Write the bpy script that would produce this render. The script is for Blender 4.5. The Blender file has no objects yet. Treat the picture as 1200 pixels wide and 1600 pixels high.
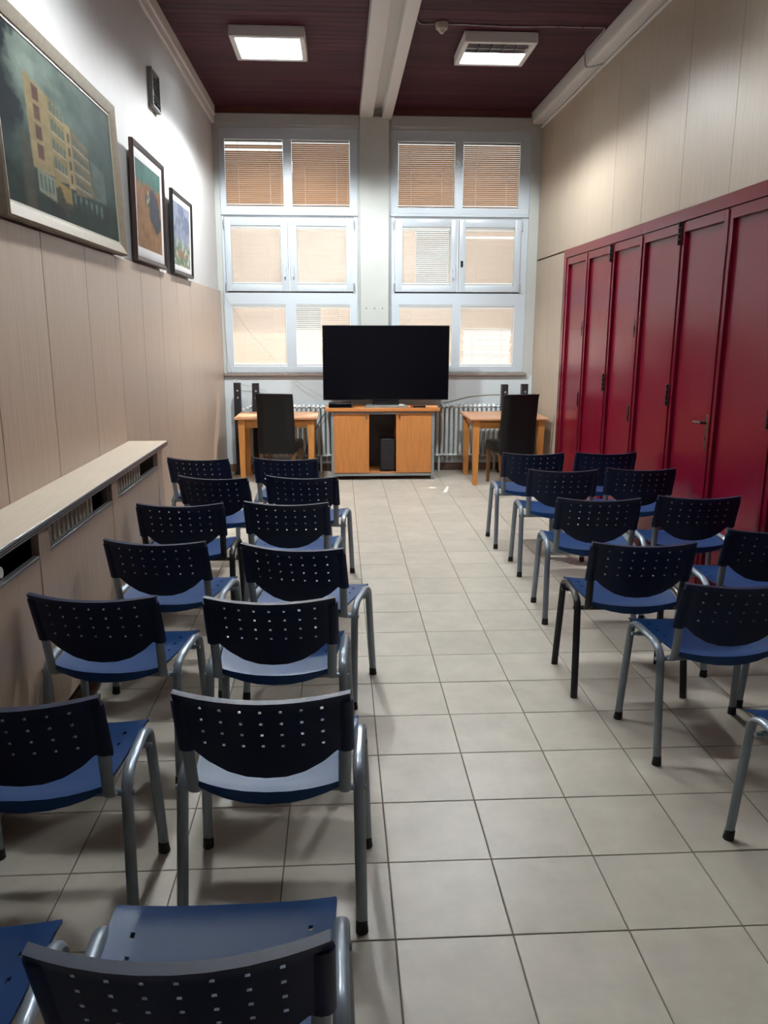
import bpy, bmesh, math, random
import numpy as np
from mathutils import Vector, Matrix
random.seed(4)
np.random.seed(4)
C = bpy.context.scene.collection
sc = bpy.context.scene

# ------------------------------------------------------------------ camera
FPX = 1253.0
YAW, PITCH, ROLL = math.radians(3.2), math.radians(12.82), math.radians(-0.11)
cy, sy, cp, sp = math.cos(YAW), math.sin(YAW), math.cos(PITCH), math.sin(PITCH)
fwd = Vector((sy * cp, cy * cp, -sp))
rgt = Vector((cy, -sy, 0))
dwn = fwd.cross(rgt)
r2 = rgt * math.cos(ROLL) + dwn * math.sin(ROLL)
d2 = dwn * math.cos(ROLL) - rgt * math.sin(ROLL)
cam_d = bpy.data.cameras.new('camera')
cam = bpy.data.objects.new('camera', cam_d)
C.objects.link(cam)
rot = Matrix((r2, -d2, -fwd)).transposed()
cam.matrix_world = Matrix.Translation((0, 0, 1.667)) @ rot.to_4x4()
cam_d.sensor_fit = 'VERTICAL'
cam_d.sensor_height = 36
cam_d.sensor_width = 27
cam_d.lens = FPX / 1600 * 36
cam_d.clip_start = 0.05
sc.camera = cam

# ------------------------------------------------------------------ world, sun, exposure
SKY = 1.4
SUN = 12.0
LAMP = 4.4
EXPOSURE = 0.2
w = bpy.data.worlds.new('daylight')
sc.world = w
w.use_nodes = True
bg = w.node_tree.nodes['Background']
bg.inputs[0].default_value = (0.86, 0.94, 1.0, 1)
bg.inputs[1].default_value = SKY
sun_d = bpy.data.lights.new('sun', 'SUN')
sun_d.energy = SUN
sun_d.angle = 0.01
sun_d.color = (1.0, 0.93, 0.82)
sun = bpy.data.objects.new('sun', sun_d)
C.objects.link(sun)
sun.rotation_euler = Vector((-0.25, -1.0, -1.15)).to_track_quat('-Z', 'Y').to_euler()
vs = sc.view_settings
vs.view_transform = 'Standard'
vs.look = 'None'
vs.gamma = 1
vs.use_curve_mapping = False
vs.exposure = EXPOSURE
sc.cycles.use_denoising = True
sc.cycles.sample_clamp_indirect = 6

# ------------------------------------------------------------------ materials
def mat(name, col, rough=0.5, metal=0.0, spec=0.5, noise=0.0, nscale=8.0, stretch=(1, 1, 1), bump=0.0, bscale=60.0, rnd=0.0, trans=0.0, coat=0.0):
    m = bpy.data.materials.new(name)
    m.use_nodes = True
    nt = m.node_tree
    b = nt.nodes['Principled BSDF']
    b.inputs['Base Color'].default_value = (*col, 1)
    b.inputs['Roughness'].default_value = rough
    b.inputs['Metallic'].default_value = metal
    b.inputs['Specular IOR Level'].default_value = spec
    if coat:
        b.inputs['Coat Weight'].default_value = coat
        b.inputs['Coat Roughness'].default_value = 0.15
    tc = mp = None
    if noise or bump:
        tc = nt.nodes.new('ShaderNodeTexCoord')
        mp = nt.nodes.new('ShaderNodeMapping')
        mp.inputs['Scale'].default_value = stretch
        nt.links.new(tc.outputs['Object'], mp.inputs[0])
        if rnd:
            oi = nt.nodes.new('ShaderNodeObjectInfo')
            mul = nt.nodes.new('ShaderNodeMath'); mul.operation = 'MULTIPLY'; mul.inputs[1].default_value = 37.0
            nt.links.new(oi.outputs['Random'], mul.inputs[0])
            nt.links.new(mul.outputs[0], mp.inputs['Location'])
    last = None
    if noise:
        n = nt.nodes.new('ShaderNodeTexNoise')
        n.inputs['Scale'].default_value = nscale
        n.inputs['Detail'].default_value = 5
        n.inputs['Roughness'].default_value = 0.6
        nt.links.new(mp.outputs[0], n.inputs[0])
        r = nt.nodes.new('ShaderNodeValToRGB')
        r.color_ramp.elements[0].position = 0.3
        r.color_ramp.elements[1].position = 0.7
        r.color_ramp.elements[0].color = (*[c * (1 - noise) for c in col], 1)
        r.color_ramp.elements[1].color = (*[min(1, c * (1 + noise)) for c in col], 1)
        nt.links.new(n.outputs[0], r.inputs[0])
        last = r.outputs[0]
    if rnd:
        oi = nt.nodes.new('ShaderNodeObjectInfo')
        mr = nt.nodes.new('ShaderNodeMapRange')
        mr.inputs['To Min'].default_value = 1 - rnd
        mr.inputs['To Max'].default_value = 1 + rnd
        nt.links.new(oi.outputs['Random'], mr.inputs[0])
        mx = nt.nodes.new('ShaderNodeMix'); mx.data_type = 'RGBA'; mx.blend_type = 'MULTIPLY'
        mx.inputs[0].default_value = 1
        if last: nt.links.new(last, mx.inputs[6])
        else: mx.inputs[6].default_value = (*col, 1)
        nt.links.new(mr.outputs[0], mx.inputs[7])
        last = mx.outputs[2]
    if last: nt.links.new(last, b.inputs['Base Color'])
    if bump:
        n2 = nt.nodes.new('ShaderNodeTexNoise')
        n2.inputs['Scale'].default_value = bscale
        n2.inputs['Detail'].default_value = 3
        nt.links.new(mp.outputs[0], n2.inputs[0])
        bp = nt.nodes.new('ShaderNodeBump')
        bp.inputs['Strength'].default_value = bump
        bp.inputs['Distance'].default_value = 0.01
        nt.links.new(n2.outputs[0], bp.inputs['Height'])
        nt.links.new(bp.outputs[0], b.inputs['Normal'])
    return m

def emis(name, col, s):
    m = bpy.data.materials.new(name); m.use_nodes = True
    b = m.node_tree.nodes['Principled BSDF']
    b.inputs['Base Color'].default_value = (*col, 1)
    b.inputs['Emission Color'].default_value = (*col, 1)
    b.inputs['Emission Strength'].default_value = s
    return m

def translucent(name, col, t):
    m = bpy.data.materials.new(name); m.use_nodes = True
    nt = m.node_tree; b = nt.nodes['Principled BSDF']
    b.inputs['Base Color'].default_value = (*col, 1)
    b.inputs['Roughness'].default_value = 0.45
    tr = nt.nodes.new('ShaderNodeBsdfTranslucent'); tr.inputs[0].default_value = (*col, 1)
    mx = nt.nodes.new('ShaderNodeMixShader'); mx.inputs[0].default_value = t
    nt.links.new(b.outputs[0], mx.inputs[1]); nt.links.new(tr.outputs[0], mx.inputs[2])
    nt.links.new(mx.outputs[0], nt.nodes['Material Output'].inputs[0])
    return m

def glass(name):
    m = bpy.data.materials.new(name); m.use_nodes = True
    nt = m.node_tree
    tr = nt.nodes.new('ShaderNodeBsdfTransparent'); tr.inputs[0].default_value = (0.93, 0.96, 0.95, 1)
    gl = nt.nodes.new('ShaderNodeBsdfGlossy'); gl.inputs['Roughness'].default_value = 0.02
    mx = nt.nodes.new('ShaderNodeMixShader'); mx.inputs[0].default_value = 0.06
    nt.links.new(tr.outputs[0], mx.inputs[1]); nt.links.new(gl.outputs[0], mx.inputs[2])
    nt.links.new(mx.outputs[0], nt.nodes['Material Output'].inputs[0])
    return m

def painted(name):
    m = bpy.data.materials.new(name); m.use_nodes = True
    nt = m.node_tree
    a = nt.nodes.new('ShaderNodeVertexColor'); a.layer_name = 'paint'
    b = nt.nodes['Principled BSDF']
    b.inputs['Roughness'].default_value = 0.85
    b.inputs['Specular IOR Level'].default_value = 0.12
    nt.links.new(a.outputs[0], b.inputs['Base Color'])
    return m

M = dict(
    tile=mat('floor_tile', (0.55, 0.495, 0.415), 0.38, noise=0.09, nscale=7, bump=0.03, bscale=40, rnd=0.05),
    grout=mat('grout', (0.17, 0.14, 0.11), 0.9),
    wall=mat('white_wall_paint', (0.62, 0.605, 0.59), 0.8, noise=0.02, bump=0.05, bscale=90),
    back=mat('pale_wall_paint', (0.50, 0.51, 0.48), 0.75, noise=0.04, nscale=3, bump=0.05, bscale=80),
    lam=mat('beech_laminate', (0.49, 0.37, 0.285), 0.36, noise=0.10, nscale=5, stretch=(14, 14, 0.6), rnd=0.02),
    lamr=mat('pale_laminate', (0.46, 0.375, 0.29), 0.55, spec=.35, noise=0.08, nscale=5, stretch=(14, 14, 0.6), rnd=0.02),
    lamtop=mat('shelf_laminate', (0.62, 0.52, 0.41), 0.4, noise=0.07, nscale=5, stretch=(14, 0.6, 14)),
    seam=mat('panel_gap_dark', (0.10, 0.07, 0.05), 0.8),
    ceil=mat('stained_ceiling_board', (0.052, 0.013, 0.021), 0.6, spec=.12, noise=0.45, nscale=4, stretch=(0.6, 12, 6), rnd=0.22),
    fascia=mat('reddish_board', (0.085, 0.026, 0.020), 0.4, noise=0.3, nscale=4, stretch=(1, 8, 8)),
    white=mat('white_gloss_paint', (0.86, 0.84, 0.81), 0.42),
    pvc=mat('white_window_plastic', (0.56, 0.61, 0.655), 0.35),
    sill=mat('stone_sill', (0.30, 0.25, 0.22), 0.4, noise=0.15, nscale=20),
    red=mat('dark_red_metal', (0.145, 0.0035, 0.016), 0.25, spec=.35, noise=0.05, nscale=2),
    redp=mat('red_panel', (0.165, 0.0035, 0.018), 0.27, spec=.35, bump=0.02, bscale=200),
    hinge=mat('black_iron', (0.012, 0.010, 0.010), 0.4, 0.5),
    chrome=mat('chrome', (0.6, 0.58, 0.55), 0.22, 1.0),
    steel=mat('dull_steel', (0.16, 0.14, 0.12), 0.3, 0.9),
    alu=mat('aluminium', (0.52, 0.53, 0.54), 0.38, 0.8),
    tube=mat('silver_tube_paint', (0.27, 0.32, 0.37), 0.28, 0.35),
    tubeb=mat('black_tube_paint', (0.014, 0.014, 0.018), 0.32, 0.2),
    rubber=mat('black_rubber', (0.010, 0.009, 0.009), 0.7),
    seat=mat('blue_plastic', (0.007, 0.044, 0.155), 0.42, spec=.28, bump=0.03, bscale=250, rnd=0.08),
    back_p=mat('navy_plastic', (0.007, 0.014, 0.045), 0.42, spec=.2, bump=0.03, bscale=250, rnd=0.08),
    leather=mat('black_leather', (0.007, 0.007, 0.008), 0.42, spec=.3, bump=0.06, bscale=120),
    wood=mat('orange_beech', (0.70, 0.30, 0.08), 0.36, noise=0.12, nscale=5, stretch=(6, 6, 0.7)),
    woodt=mat('beech_table_top', (0.66, 0.33, 0.17), 0.3, noise=0.08, nscale=5, stretch=(0.7, 8, 8)),
    wood_d=mat('cherry_board', (0.60, 0.23, 0.065), 0.36, noise=0.13, nscale=5, stretch=(0.8, 8, 8)),
    wood_v=mat('cherry_door', (0.64, 0.25, 0.07), 0.36, noise=0.13, nscale=5, stretch=(8, 8, 0.8)),
    walnut=mat('dark_stained_wood', (0.035, 0.016, 0.012), 0.4),
    legw=mat('brown_wood_leg', (0.19, 0.085, 0.03), 0.4),
    grey=mat('grey_metal', (0.33, 0.36, 0.37), 0.4, 0.3),
    screen=mat('tv_screen', (0.002, 0.002, 0.004), 0.2, spec=.2),
    bezel=mat('black_plastic', (0.008, 0.008, 0.009), 0.35),
    cloth=mat('speaker_cloth', (0.012, 0.010, 0.014), 0.8),
    rad=mat('radiator_enamel', (0.80, 0.84, 0.83), 0.35),
    radc=mat('cream_enamel', (0.62, 0.59, 0.52), 0.4),
    darkin=mat('dark_recess', (0.02, 0.017, 0.016), 0.8),
    gold=mat('pale_gold_frame', (0.30, 0.25, 0.185), 0.6, 0.0, noise=0.12, nscale=30),
    liner=mat('cream_liner', (0.40, 0.375, 0.31), 0.5),
    matb=mat('white_mat_board', (0.62, 0.60, 0.60), 0.7),
    ventm=mat('grey_vent_metal', (0.28, 0.285, 0.28), 0.5, 0.1),
    wire=mat('pale_cable', (0.42, 0.40, 0.40), 0.5),
    wiret=mat('thin_grey_cable', (0.34, 0.35, 0.36), 0.5),
    wireb=mat('black_cable', (0.01, 0.01, 0.01), 0.5),
    conduit=mat('grey_green_cable', (0.22, 0.24, 0.19), 0.5),
    det=mat('cream_plastic', (0.55, 0.50, 0.42), 0.4),
    blind_b=translucent('tan_slat', (0.43, 0.235, 0.125), 0.45),
    blind_c=translucent('cream_slat', (0.68, 0.56, 0.47), 0.42),
    blind_rail=mat('blind_rail_metal', (0.50, 0.48, 0.45), 0.4, 0.3),
    cord=mat('blind_cord', (0.75, 0.66, 0.55), 0.7),
    glass=glass('window_glass'),
    lit=emis('lit_lamp_reflector', (0.90, 0.97, 1.0), 7.0),
    louv=mat('louvre_aluminium', (0.35, 0.38, 0.40), 0.2, 0.9),
    paint=painted('oil_paint'),
    ground=mat('outside_paving', (0.45, 0.43, 0.40), 0.9, noise=0.2, nscale=3),
    hedge=mat('hedge_leaf', (0.05, 0.09, 0.03), 0.6, noise=0.4, nscale=3),
    concrete=mat('sun_block_render', (0.5, 0.49, 0.46), 0.9),
)

# ------------------------------------------------------------------ mesh helpers
def B(): return bmesh.new()

def box(bm, x0, y0, z0, x1, y1, z1, bev=0.0, seg=1, mtx=None):
    r = bmesh.ops.create_cube(bm, size=1.0)
    vs_ = r['verts']
    for v in vs_:
        v.co = Vector(((x0 + x1) / 2 + v.co.x * (x1 - x0), (y0 + y1) / 2 + v.co.y * (y1 - y0), (z0 + z1) / 2 + v.co.z * (z1 - z0)))
        if mtx: v.co = mtx @ v.co
    if bev:
        es = list({e for v in vs_ for e in v.link_edges})
        bmesh.ops.bevel(bm, geom=es, offset=bev, segments=seg, affect='EDGES', profile=0.5)

def taper(bm, cx, cy_, z0, z1, a0, b0, a1, b1, ox=0, oy=0):
    # tapered square post: half sizes a0,b0 at z0 and a1,b1 at z1, bottom shifted by ox,oy
    p = [bm.verts.new((cx + ox + i * a0, cy_ + oy + j * b0, z0)) for i, j in ((-1, -1), (1, -1), (1, 1), (-1, 1))]
    q = [bm.verts.new((cx + i * a1, cy_ + j * b1, z1)) for i, j in ((-1, -1), (1, -1), (1, 1), (-1, 1))]
    bm.faces.new(p[::-1]); bm.faces.new(q)
    for i in range(4): bm.faces.new((p[i], p[(i + 1) % 4], q[(i + 1) % 4], q[i]))

def fillet(pts, r, n=5):
    pts = [Vector(p) for p in pts]
    out = [pts[0]]
    for i in range(1, len(pts) - 1):
        a, b, c = pts[i - 1], pts[i], pts[i + 1]
        u = (a - b).normalized(); v = (c - b).normalized()
        d = min(r, (a - b).length * 0.48, (c - b).length * 0.48)
        p0, p2 = b + u * d, b + v * d
        for k in range(n + 1):
            t = k / n
            out.append(p0 * (1 - t) ** 2 + b * 2 * t * (1 - t) + p2 * t * t)
    out.append(pts[-1])
    return out

def tube(bm, pts, a, b=None, lat=(1, 0, 0), n=10, cap=True):
    b = b or a
    pts = [Vector(p) for p in pts]
    lat = Vector(lat)
    rings = []
    for i, p in enumerate(pts):
        t = (pts[min(i + 1, len(pts) - 1)] - pts[max(i - 1, 0)]).normalized()
        l = lat - t * lat.dot(t)
        if l.length < 1e-4: l = Vector((0, 1, 0)) - t * t.y
        l.normalize()
        m = t.cross(l)
        rings.append([bm.verts.new(p + l * a * math.cos(2 * math.pi * k / n) + m * b * math.sin(2 * math.pi * k / n)) for k in range(n)])
    for r0, r1 in zip(rings, rings[1:]):
        for k in range(n): bm.faces.new((r0[k], r0[(k + 1) % n], r1[(k + 1) % n], r1[k]))
    if cap:
        bm.faces.new(rings[0][::-1]); bm.faces.new(rings[-1])

def cyl(bm, p0, p1, r, n=12, r1=None):
    p0, p1 = Vector(p0), Vector(p1)
    t = (p1 - p0).normalized()
    l = t.orthogonal().normalized(); m = t.cross(l)
    r1 = r if r1 is None else r1
    A = [bm.verts.new(p0 + (l * math.cos(2 * math.pi * k / n) + m * math.sin(2 * math.pi * k / n)) * r) for k in range(n)]
    D = [bm.verts.new(p1 + (l * math.cos(2 * math.pi * k / n) + m * math.sin(2 * math.pi * k / n)) * r1) for k in range(n)]
    for k in range(n): bm.faces.new((A[k], A[(k + 1) % n], D[(k + 1) % n], D[k]))
    bm.faces.new(A[::-1]); bm.faces.new(D)

def shell(bm, nu, nv, keep, P):
    # two layers of a grid with open cells: P(i, j, layer)
    V = {}
    def vt(i, j, l):
        k = (i, j, l)
        if k not in V: V[k] = bm.verts.new(P(i, j, l))
        return V[k]
    for i in range(nu):
        for j in range(nv):
            if not keep(i, j): continue
            bm.faces.new((vt(i, j, 0), vt(i + 1, j, 0), vt(i + 1, j + 1, 0), vt(i, j + 1, 0)))
            bm.faces.new((vt(i, j, 1), vt(i, j + 1, 1), vt(i + 1, j + 1, 1), vt(i + 1, j, 1)))
            for (di, dj), (a, b) in (((0, -1), ((i, j), (i + 1, j))), ((1, 0), ((i + 1, j), (i + 1, j + 1))), ((0, 1), ((i + 1, j + 1), (i, j + 1))), ((-1, 0), ((i, j + 1), (i, j)))):
                ii, jj = i + di, j + dj
                if ii < 0 or jj < 0 or ii >= nu or jj >= nv or not keep(ii, jj):
                    bm.faces.new((vt(*b, 0), vt(*a, 0), vt(*a, 1), vt(*b, 1)))

def mesh(name, bm, m, smooth=True, ang=0.65):
    bmesh.ops.remove_doubles(bm, verts=bm.verts, dist=1e-6)
    bmesh.ops.recalc_face_normals(bm, faces=bm.faces)
    if smooth:
        for f in bm.faces: f.smooth = True
        for e in bm.edges:
            e.smooth = len(e.link_faces) == 2 and e.calc_face_angle(0) < ang
    me = bpy.data.meshes.new(name)
    bm.to_mesh(me); bm.free()
    me.materials.append(M[m] if isinstance(m, str) else m)
    return me

def put(name, me, parent=None, loc=(0, 0, 0), rz=0.0):
    o = bpy.data.objects.new(name, me)
    C.objects.link(o)
    o.location = loc; o.rotation_euler = (0, 0, rz)
    if parent: o.parent = parent
    return o

def obj(name, bm, m, parent=None, smooth=True, ang=0.65):
    return put(name, mesh(name, bm, m, smooth, ang), parent)

def tag(o, label=None, cat=None, group=None, kind=None):
    if label: o['label'] = label
    if cat: o['category'] = cat
    if group: o['group'] = group
    if kind: o['kind'] = kind
    return o

def thing(name, label, cat, loc=(0, 0, 0), rz=0.0, group=None):
    o = bpy.data.objects.new(name, None)
    C.objects.link(o)
    o.empty_display_size = 0.1
    o.location = loc; o.rotation_euler = (0, 0, rz)
    return tag(o, label, cat, group)

def copy_thing(root, loc, rz, label):
    r = root.copy(); C.objects.link(r)
    r.location = loc; r.rotation_euler = (0, 0, rz); r['label'] = label
    for ch in root.children:
        c = ch.copy(); C.objects.link(c); c.parent = r
        for g in ch.children:
            d = g.copy(); C.objects.link(d); d.parent = c
    return r

def struct(name, bm, m, parent=None, smooth=False):
    o = obj(name, bm, m, parent, smooth)
    if not parent: o['kind'] = 'structure'
    return o

def bx(*a, **k):
    bm = B(); box(bm, *a, **k); return bm

# ------------------------------------------------------------------ room dimensions
XL, XR, YB, YN = -1.365, 2.33, 9.6, -1.6
ZC = 4.04
XP = -1.34          # face of left panelling
XRP = 2.305         # face of right panelling

# floor: grout bed with tiles as parts
fl = struct('floor', bx(XL - 0.1, YN - 0.1, -0.10, XR + 0.2, YB + 0.1, -0.003), 'grout')
T = 0.33333
gap = 0.0022
tcache = {}
def tile_mesh(x0, x1, y0, y1):
    k = (round(x1 - x0, 4), round(y1 - y0, 4))
    if k not in tcache:
        a, b = k[0] / 2 - gap, k[1] / 2 - gap
        bm = B()
        top = [bm.verts.new((i * (a - .0015), j * (b - .0015), 0)) for i, j in ((-1, -1), (1, -1), (1, 1), (-1, 1))]
        mid = [bm.verts.new((i * a, j * b, -.0012)) for i, j in ((-1, -1), (1, -1), (1, 1), (-1, 1))]
        low = [bm.verts.new((i * a, j * b, -.009)) for i, j in ((-1, -1), (1, -1), (1, 1), (-1, 1))]
        bm.faces.new(top)
        for i in range(4):
            j = (i + 1) % 4
            bm.faces.new((mid[i], mid[j], top[j], top[i])); bm.faces.new((low[i], low[j], mid[j], mid[i]))
        tcache[k] = mesh('tile', bm, 'tile', False)
    return tcache[k]
for j in range(-1, 23):
    for i in range(-5, 7):
        x0, x1 = max(XL, 0.142 + i * T), min(XR + 0.06, 0.142 + (i + 1) * T)
        y0, y1 = 1.921 + j * T, 1.921 + (j + 1) * T
        if j == 22: y1 = YB
        o = put('tile', tile_mesh(x0, x1, y0, y1), fl, ((x0 + x1) / 2, (y0 + y1) / 2, random.uniform(-.0005, .0004)))
bm = B()
for j in range(-11, -1):
    for i in range(-5, 7):
        x0, x1 = max(XL, 0.142 + i * T), min(XR + 0.06, 0.142 + (i + 1) * T)
        y0, y1 = max(YN, 1.921 + j * T), 1.921 + (j + 1) * T
        if y1 - y0 > 0.02: box(bm, x0 + gap, y0 + gap, -.009, x1 - gap, y1 - gap, 0)
tag(obj('rear_tiles', bm, 'tile', fl, False), kind='stuff')

# left wall: plaster above, laminate panels below
wl = struct('wall_left', bx(XL - 0.12, YN - 0.1, -0.1, XL, YB + 0.1, ZC + 0.1), 'wall')
obj('panel_backing', bx(XL, YN, 0, XL + 0.012, YB, 2.085), 'seam', wl, False)
seams = [-1.6, -1.07, -0.45, 0.17, 0.79, 1.41, 2.03, 2.65, 3.265, 3.885, 4.53, 5.14, 5.76, 6.38, 7.01, 7.63, 8.25, 8.87, 9.48, 9.6]
for a, b in zip(seams, seams[1:]):
    obj('panel', bx(XL + 0.0121, a + .003, 0.0, XP, b - .003, 2.095, bev=.0015), 'lam', wl, False)

# right wall
wr = struct('wall_right', bx(XR + 0.06, YN - 0.1, -0.1, XR + 0.2, YB + 0.1, ZC + 0.1), 'wall')
obj('panel_backing', bx(XR, YN, 2.46, XR + 0.06, YB, ZC), 'seam', wr, False)
obj('panel_backing', bx(XR, 8.42, 0, XR + 0.06, YB, 2.46), 'seam', wr, False)
obj('panel_backing', bx(XR, YN, 0, XR + 0.06, 2.72, 2.46), 'seam', wr, False)
ru = [-1.6, -0.75, -0.05, 0.65, 1.35, 2.06, 2.77, 3.48, 4.19, 4.905, 5.612, 6.322, 7.0, 7.742, 8.40, 9.10, 9.6]
for a, b in zip(ru, ru[1:]):
    obj('panel', bx(XRP, a + .002, 2.453, XR - .0001, b - .002, 3.868, bev=.0012), 'lamr', wr, False)
for a, b in ((8.42, 9.0), (9.0, 9.6)):
    obj('panel', bx(XRP, a + .002, 0, XR - .0001, b - .002, 2.437, bev=.0012), 'lamr', wr, False)
for a, b in ((-1.6, -0.7), (-0.7, 0.2), (0.2, 1.1), (1.1, 2.0), (2.0, 2.7)):
    obj('panel', bx(XRP, a + .002, 0, XR - .0001, b - .002, 2.447, bev=.0012), 'lamr', wr, False)

# wall behind the camera
struct('wall_near', bx(XL - 0.1, YN - 0.15, -0.1, XR + 0.2, YN, ZC + 0.1), 'wall')

# back wall around two window openings
OL = (-1.305, 0.235, 1.17, 3.835)
OR_ = (0.60, 2.195, 1.17, 3.835)
bm = B()
box(bm, XL - .1, YB, -0.1, XR + 0.2, YB + 0.16, 1.17)
box(bm, XL - .1, YB, 3.835, XR + 0.2, YB + 0.16, ZC + 0.1)
box(bm, XL - .1, YB, 1.17, OL[0], YB + 0.16, 3.835)
box(bm, OL[1], YB, 1.17, OR_[0], YB + 0.16, 3.835)
box(bm, OR_[1], YB, 1.17, XR + 0.2, YB + 0.16, 3.835)
wb = struct('wall_back', bm, 'back')
pil = obj('pillar', bx(0.255, YB - 0.06, 1.17, 0.585, YB, 3.95, bev=.006), 'back', wb)
bm = B()
for x in (0.325, 0.42, 0.51): cyl(bm, (x, YB - .0605, 1.905), (x, YB - .058, 1.905), 0.007, 10)
obj('screw_holes', bm, 'darkin', wb, False)
obj('spandrel', bx(XL + .026, YB - .004, .0, XRP - .001, YB, 1.134), mat('pale_blue_paint', (.66, .71, .73), .6, bump=.05, bscale=60), wb, False)
bm = B()
box(bm, XL, YB - .012, 3.86, 0.25, YB, 3.972, bev=.004)
box(bm, 0.62, YB - .012, 3.86, 2.17, YB, 3.972, bev=.004)
obj('header_band', bm, 'back', wb)

# ceiling with boards
ce = struct('ceiling', bx(XL - 0.1, YN - 0.1, ZC + 0.012, XR + 0.2, YB + 0.1, ZC + 0.12), 'darkin')
def boards(x0, x1):
    w_ = 0.098
    me = mesh('board', bx(-(x1 - x0) / 2, -w_ / 2 + .0006, 0, (x1 - x0) / 2, w_ / 2 - .0006, 0.012, bev=.0015), 'ceil', False)
    y = YB - w_ / 2
    while y > 5.4:
        put('board', me, ce, ((x0 + x1) / 2, y, ZC - random.uniform(0, .0012)))
        y -= w_
    bm = B()
    while y > YN:
        box(bm, x0, y - w_ / 2 + .0015, ZC, x1, y + w_ / 2 - .0015, ZC + .0119)
        y -= w_
    tag(obj('rear_boards', bm, 'ceil', ce, False), kind='stuff')
boards(XL, 0.26)
boards(0.615, 2.2)
obj('fascia_board', bx(XL + .02, YB - .025, 3.973, 0.255, YB, ZC), 'fascia', ce, False)
obj('fascia_board', bx(0.62, YB - .025, 3.973, 2.17, YB, ZC), 'fascia', ce, False)

# ceiling beams and edge trims
def beam(n, x0, x1, z0, lab=None):
    return struct('trim_%d' % n, bx(x0, YN, z0, x1, YB, ZC + .012, bev=.012, seg=2), 'white', smooth=True)
beam(1, 0.258, 0.405, 3.93)
beam(2, 0.507, 0.614, 3.93)
struct('trim_3', bx(0.405, YN, ZC - .002, 0.507, YB, ZC + .012), 'white')
struct('trim_4', bx(2.185, YN, 3.90, XR + .06, YB, ZC + .012, bev=.03, seg=3), 'white', smooth=True)
struct('trim_5', bx(XRP - .014, YN, 3.868, XR + .06, YB, 3.888, bev=.004), 'white')
bm = B()
box(bm, XL, YN, 3.865, XL + .03, YB - .001, ZC + .012, bev=.006)
box(bm, XL, YN, 3.94, XL + .045, YB - .001, ZC + .012, bev=.006)
struct('trim_6', bm, 'white')
struct('baseboard_back', bx(XL + .03, YB - .014, 0, XRP, YB, 0.09, bev=.003), mat('brown_skirting', (0.16, 0.09, 0.06), 0.5))
# marble sill ledges
for n, (a, b) in ((7, (XL + .03, 0.25)), (8, (0.59, 2.225))):
    struct('trim_%d' % n, bx(a, YB - 0.045, 1.135, b, YB + .02, 1.17, bev=.004), 'sill')

# ------------------------------------------------------------------ windows
def window(n, O, up, sash, mid, low, zu, zm, zl, handles):
    x0, x1, z0, z1 = O
    ya, yb = YB + .015, YB + .075
    bm = B()
    # fixed frame: uprights and crosspieces round the panes
    zt1, zt2 = 2.905, 2.08
    box(bm, x0, ya, z0, x1, yb, zl[0], bev=.004)
    box(bm, x0, ya, zu[1], x1, yb, z1, bev=.004)
    box(bm, x0, ya, zt1, x1, yb, zu[0], bev=.004)
    box(bm, x0, ya, zl[1], x1, yb, zt2, bev=.004)
    for (a, b), (za, zb_) in ((up, zu), (low, zl)):
        box(bm, x0, ya, za - .004, a[0], yb, zb_ + .004, bev=.003)
        box(bm, a[1], ya, za - .004, b[0], yb, zb_ + .004, bev=.003)
        box(bm, b[1], ya, za - .004, x1, yb, zb_ + .004, bev=.003)
    box(bm, x0, ya, zt2 - .004, sash[0][0] - .008, yb, zt1 + .004, bev=.003)
    box(bm, sash[1][1] + .008, ya, zt2 - .004, x1, yb, zt1 + .004, bev=.003)
    box(bm, x0, ya - .02, zt1 + .012, x1, ya + .01, zt1 + .05, bev=.006)
    fr = struct('window_%d' % n, bm, 'pvc', smooth=True)
    for (a, b), (za, zb_) in ((up, zu), (low, zl)):
        for p in (a, b):
            obj('pane', bx(p[0], yb - .022, za, p[1], yb - .014, zb_), 'glass', fr, False)
    for k, (s, g) in enumerate(zip(sash, mid)):
        bm = B()
        sa, sb = ya - .022, yb - .005
        box(bm, s[0], sa, zt2 + .012, g[0], sb, zt1 - .008, bev=.006, seg=2)
        box(bm, g[1], sa, zt2 + .012, s[1], sb, zt1 - .008, bev=.006, seg=2)
        box(bm, g[0] - .006, sa, zt2 + .012, g[1] + .006, sb, zm[0], bev=.006, seg=2)
        box(bm, g[0] - .006, sa, zm[1], g[1] + .006, sb, zt1 - .008, bev=.006, seg=2)
        so = obj('sash', bm, 'pvc', fr)
        obj('pane', bx(g[0], yb - .03, zm[0], g[1], yb - .022, zm[1]), 'glass', so, False)
        hx, hz, dark = handles[k]
        bm = B()
        box(bm, hx - .014, sa - .01, hz - .035, hx + .014, sa, hz + .035, bev=.004)
        if not dark:
            tube(bm, fillet([(hx, sa - .008, hz), (hx, sa - .04, hz), (hx, sa - .042, hz - .11)], .015), .009, .007)
        obj('handle', bm, 'hinge' if dark else 'pvc', so)
        bm = B()
        hx2 = s[0] - .003 if k == 0 else s[1] + .003
        for hz2 in (zt2 + .06, zt1 - .08): cyl(bm, (hx2, sa - .004, hz2 - .045), (hx2, sa - .004, hz2 + .045), .009, 8)
        obj('hinge', bm, 'alu', so)
    # dark draught gap under the opening sashes
    obj('rubber_gap', bx(sash[0][0], ya + .012, zt2 - .002, sash[1][1], yb - .008, zt2 + .014), 'rubber', fr, False)
    return fr

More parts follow.
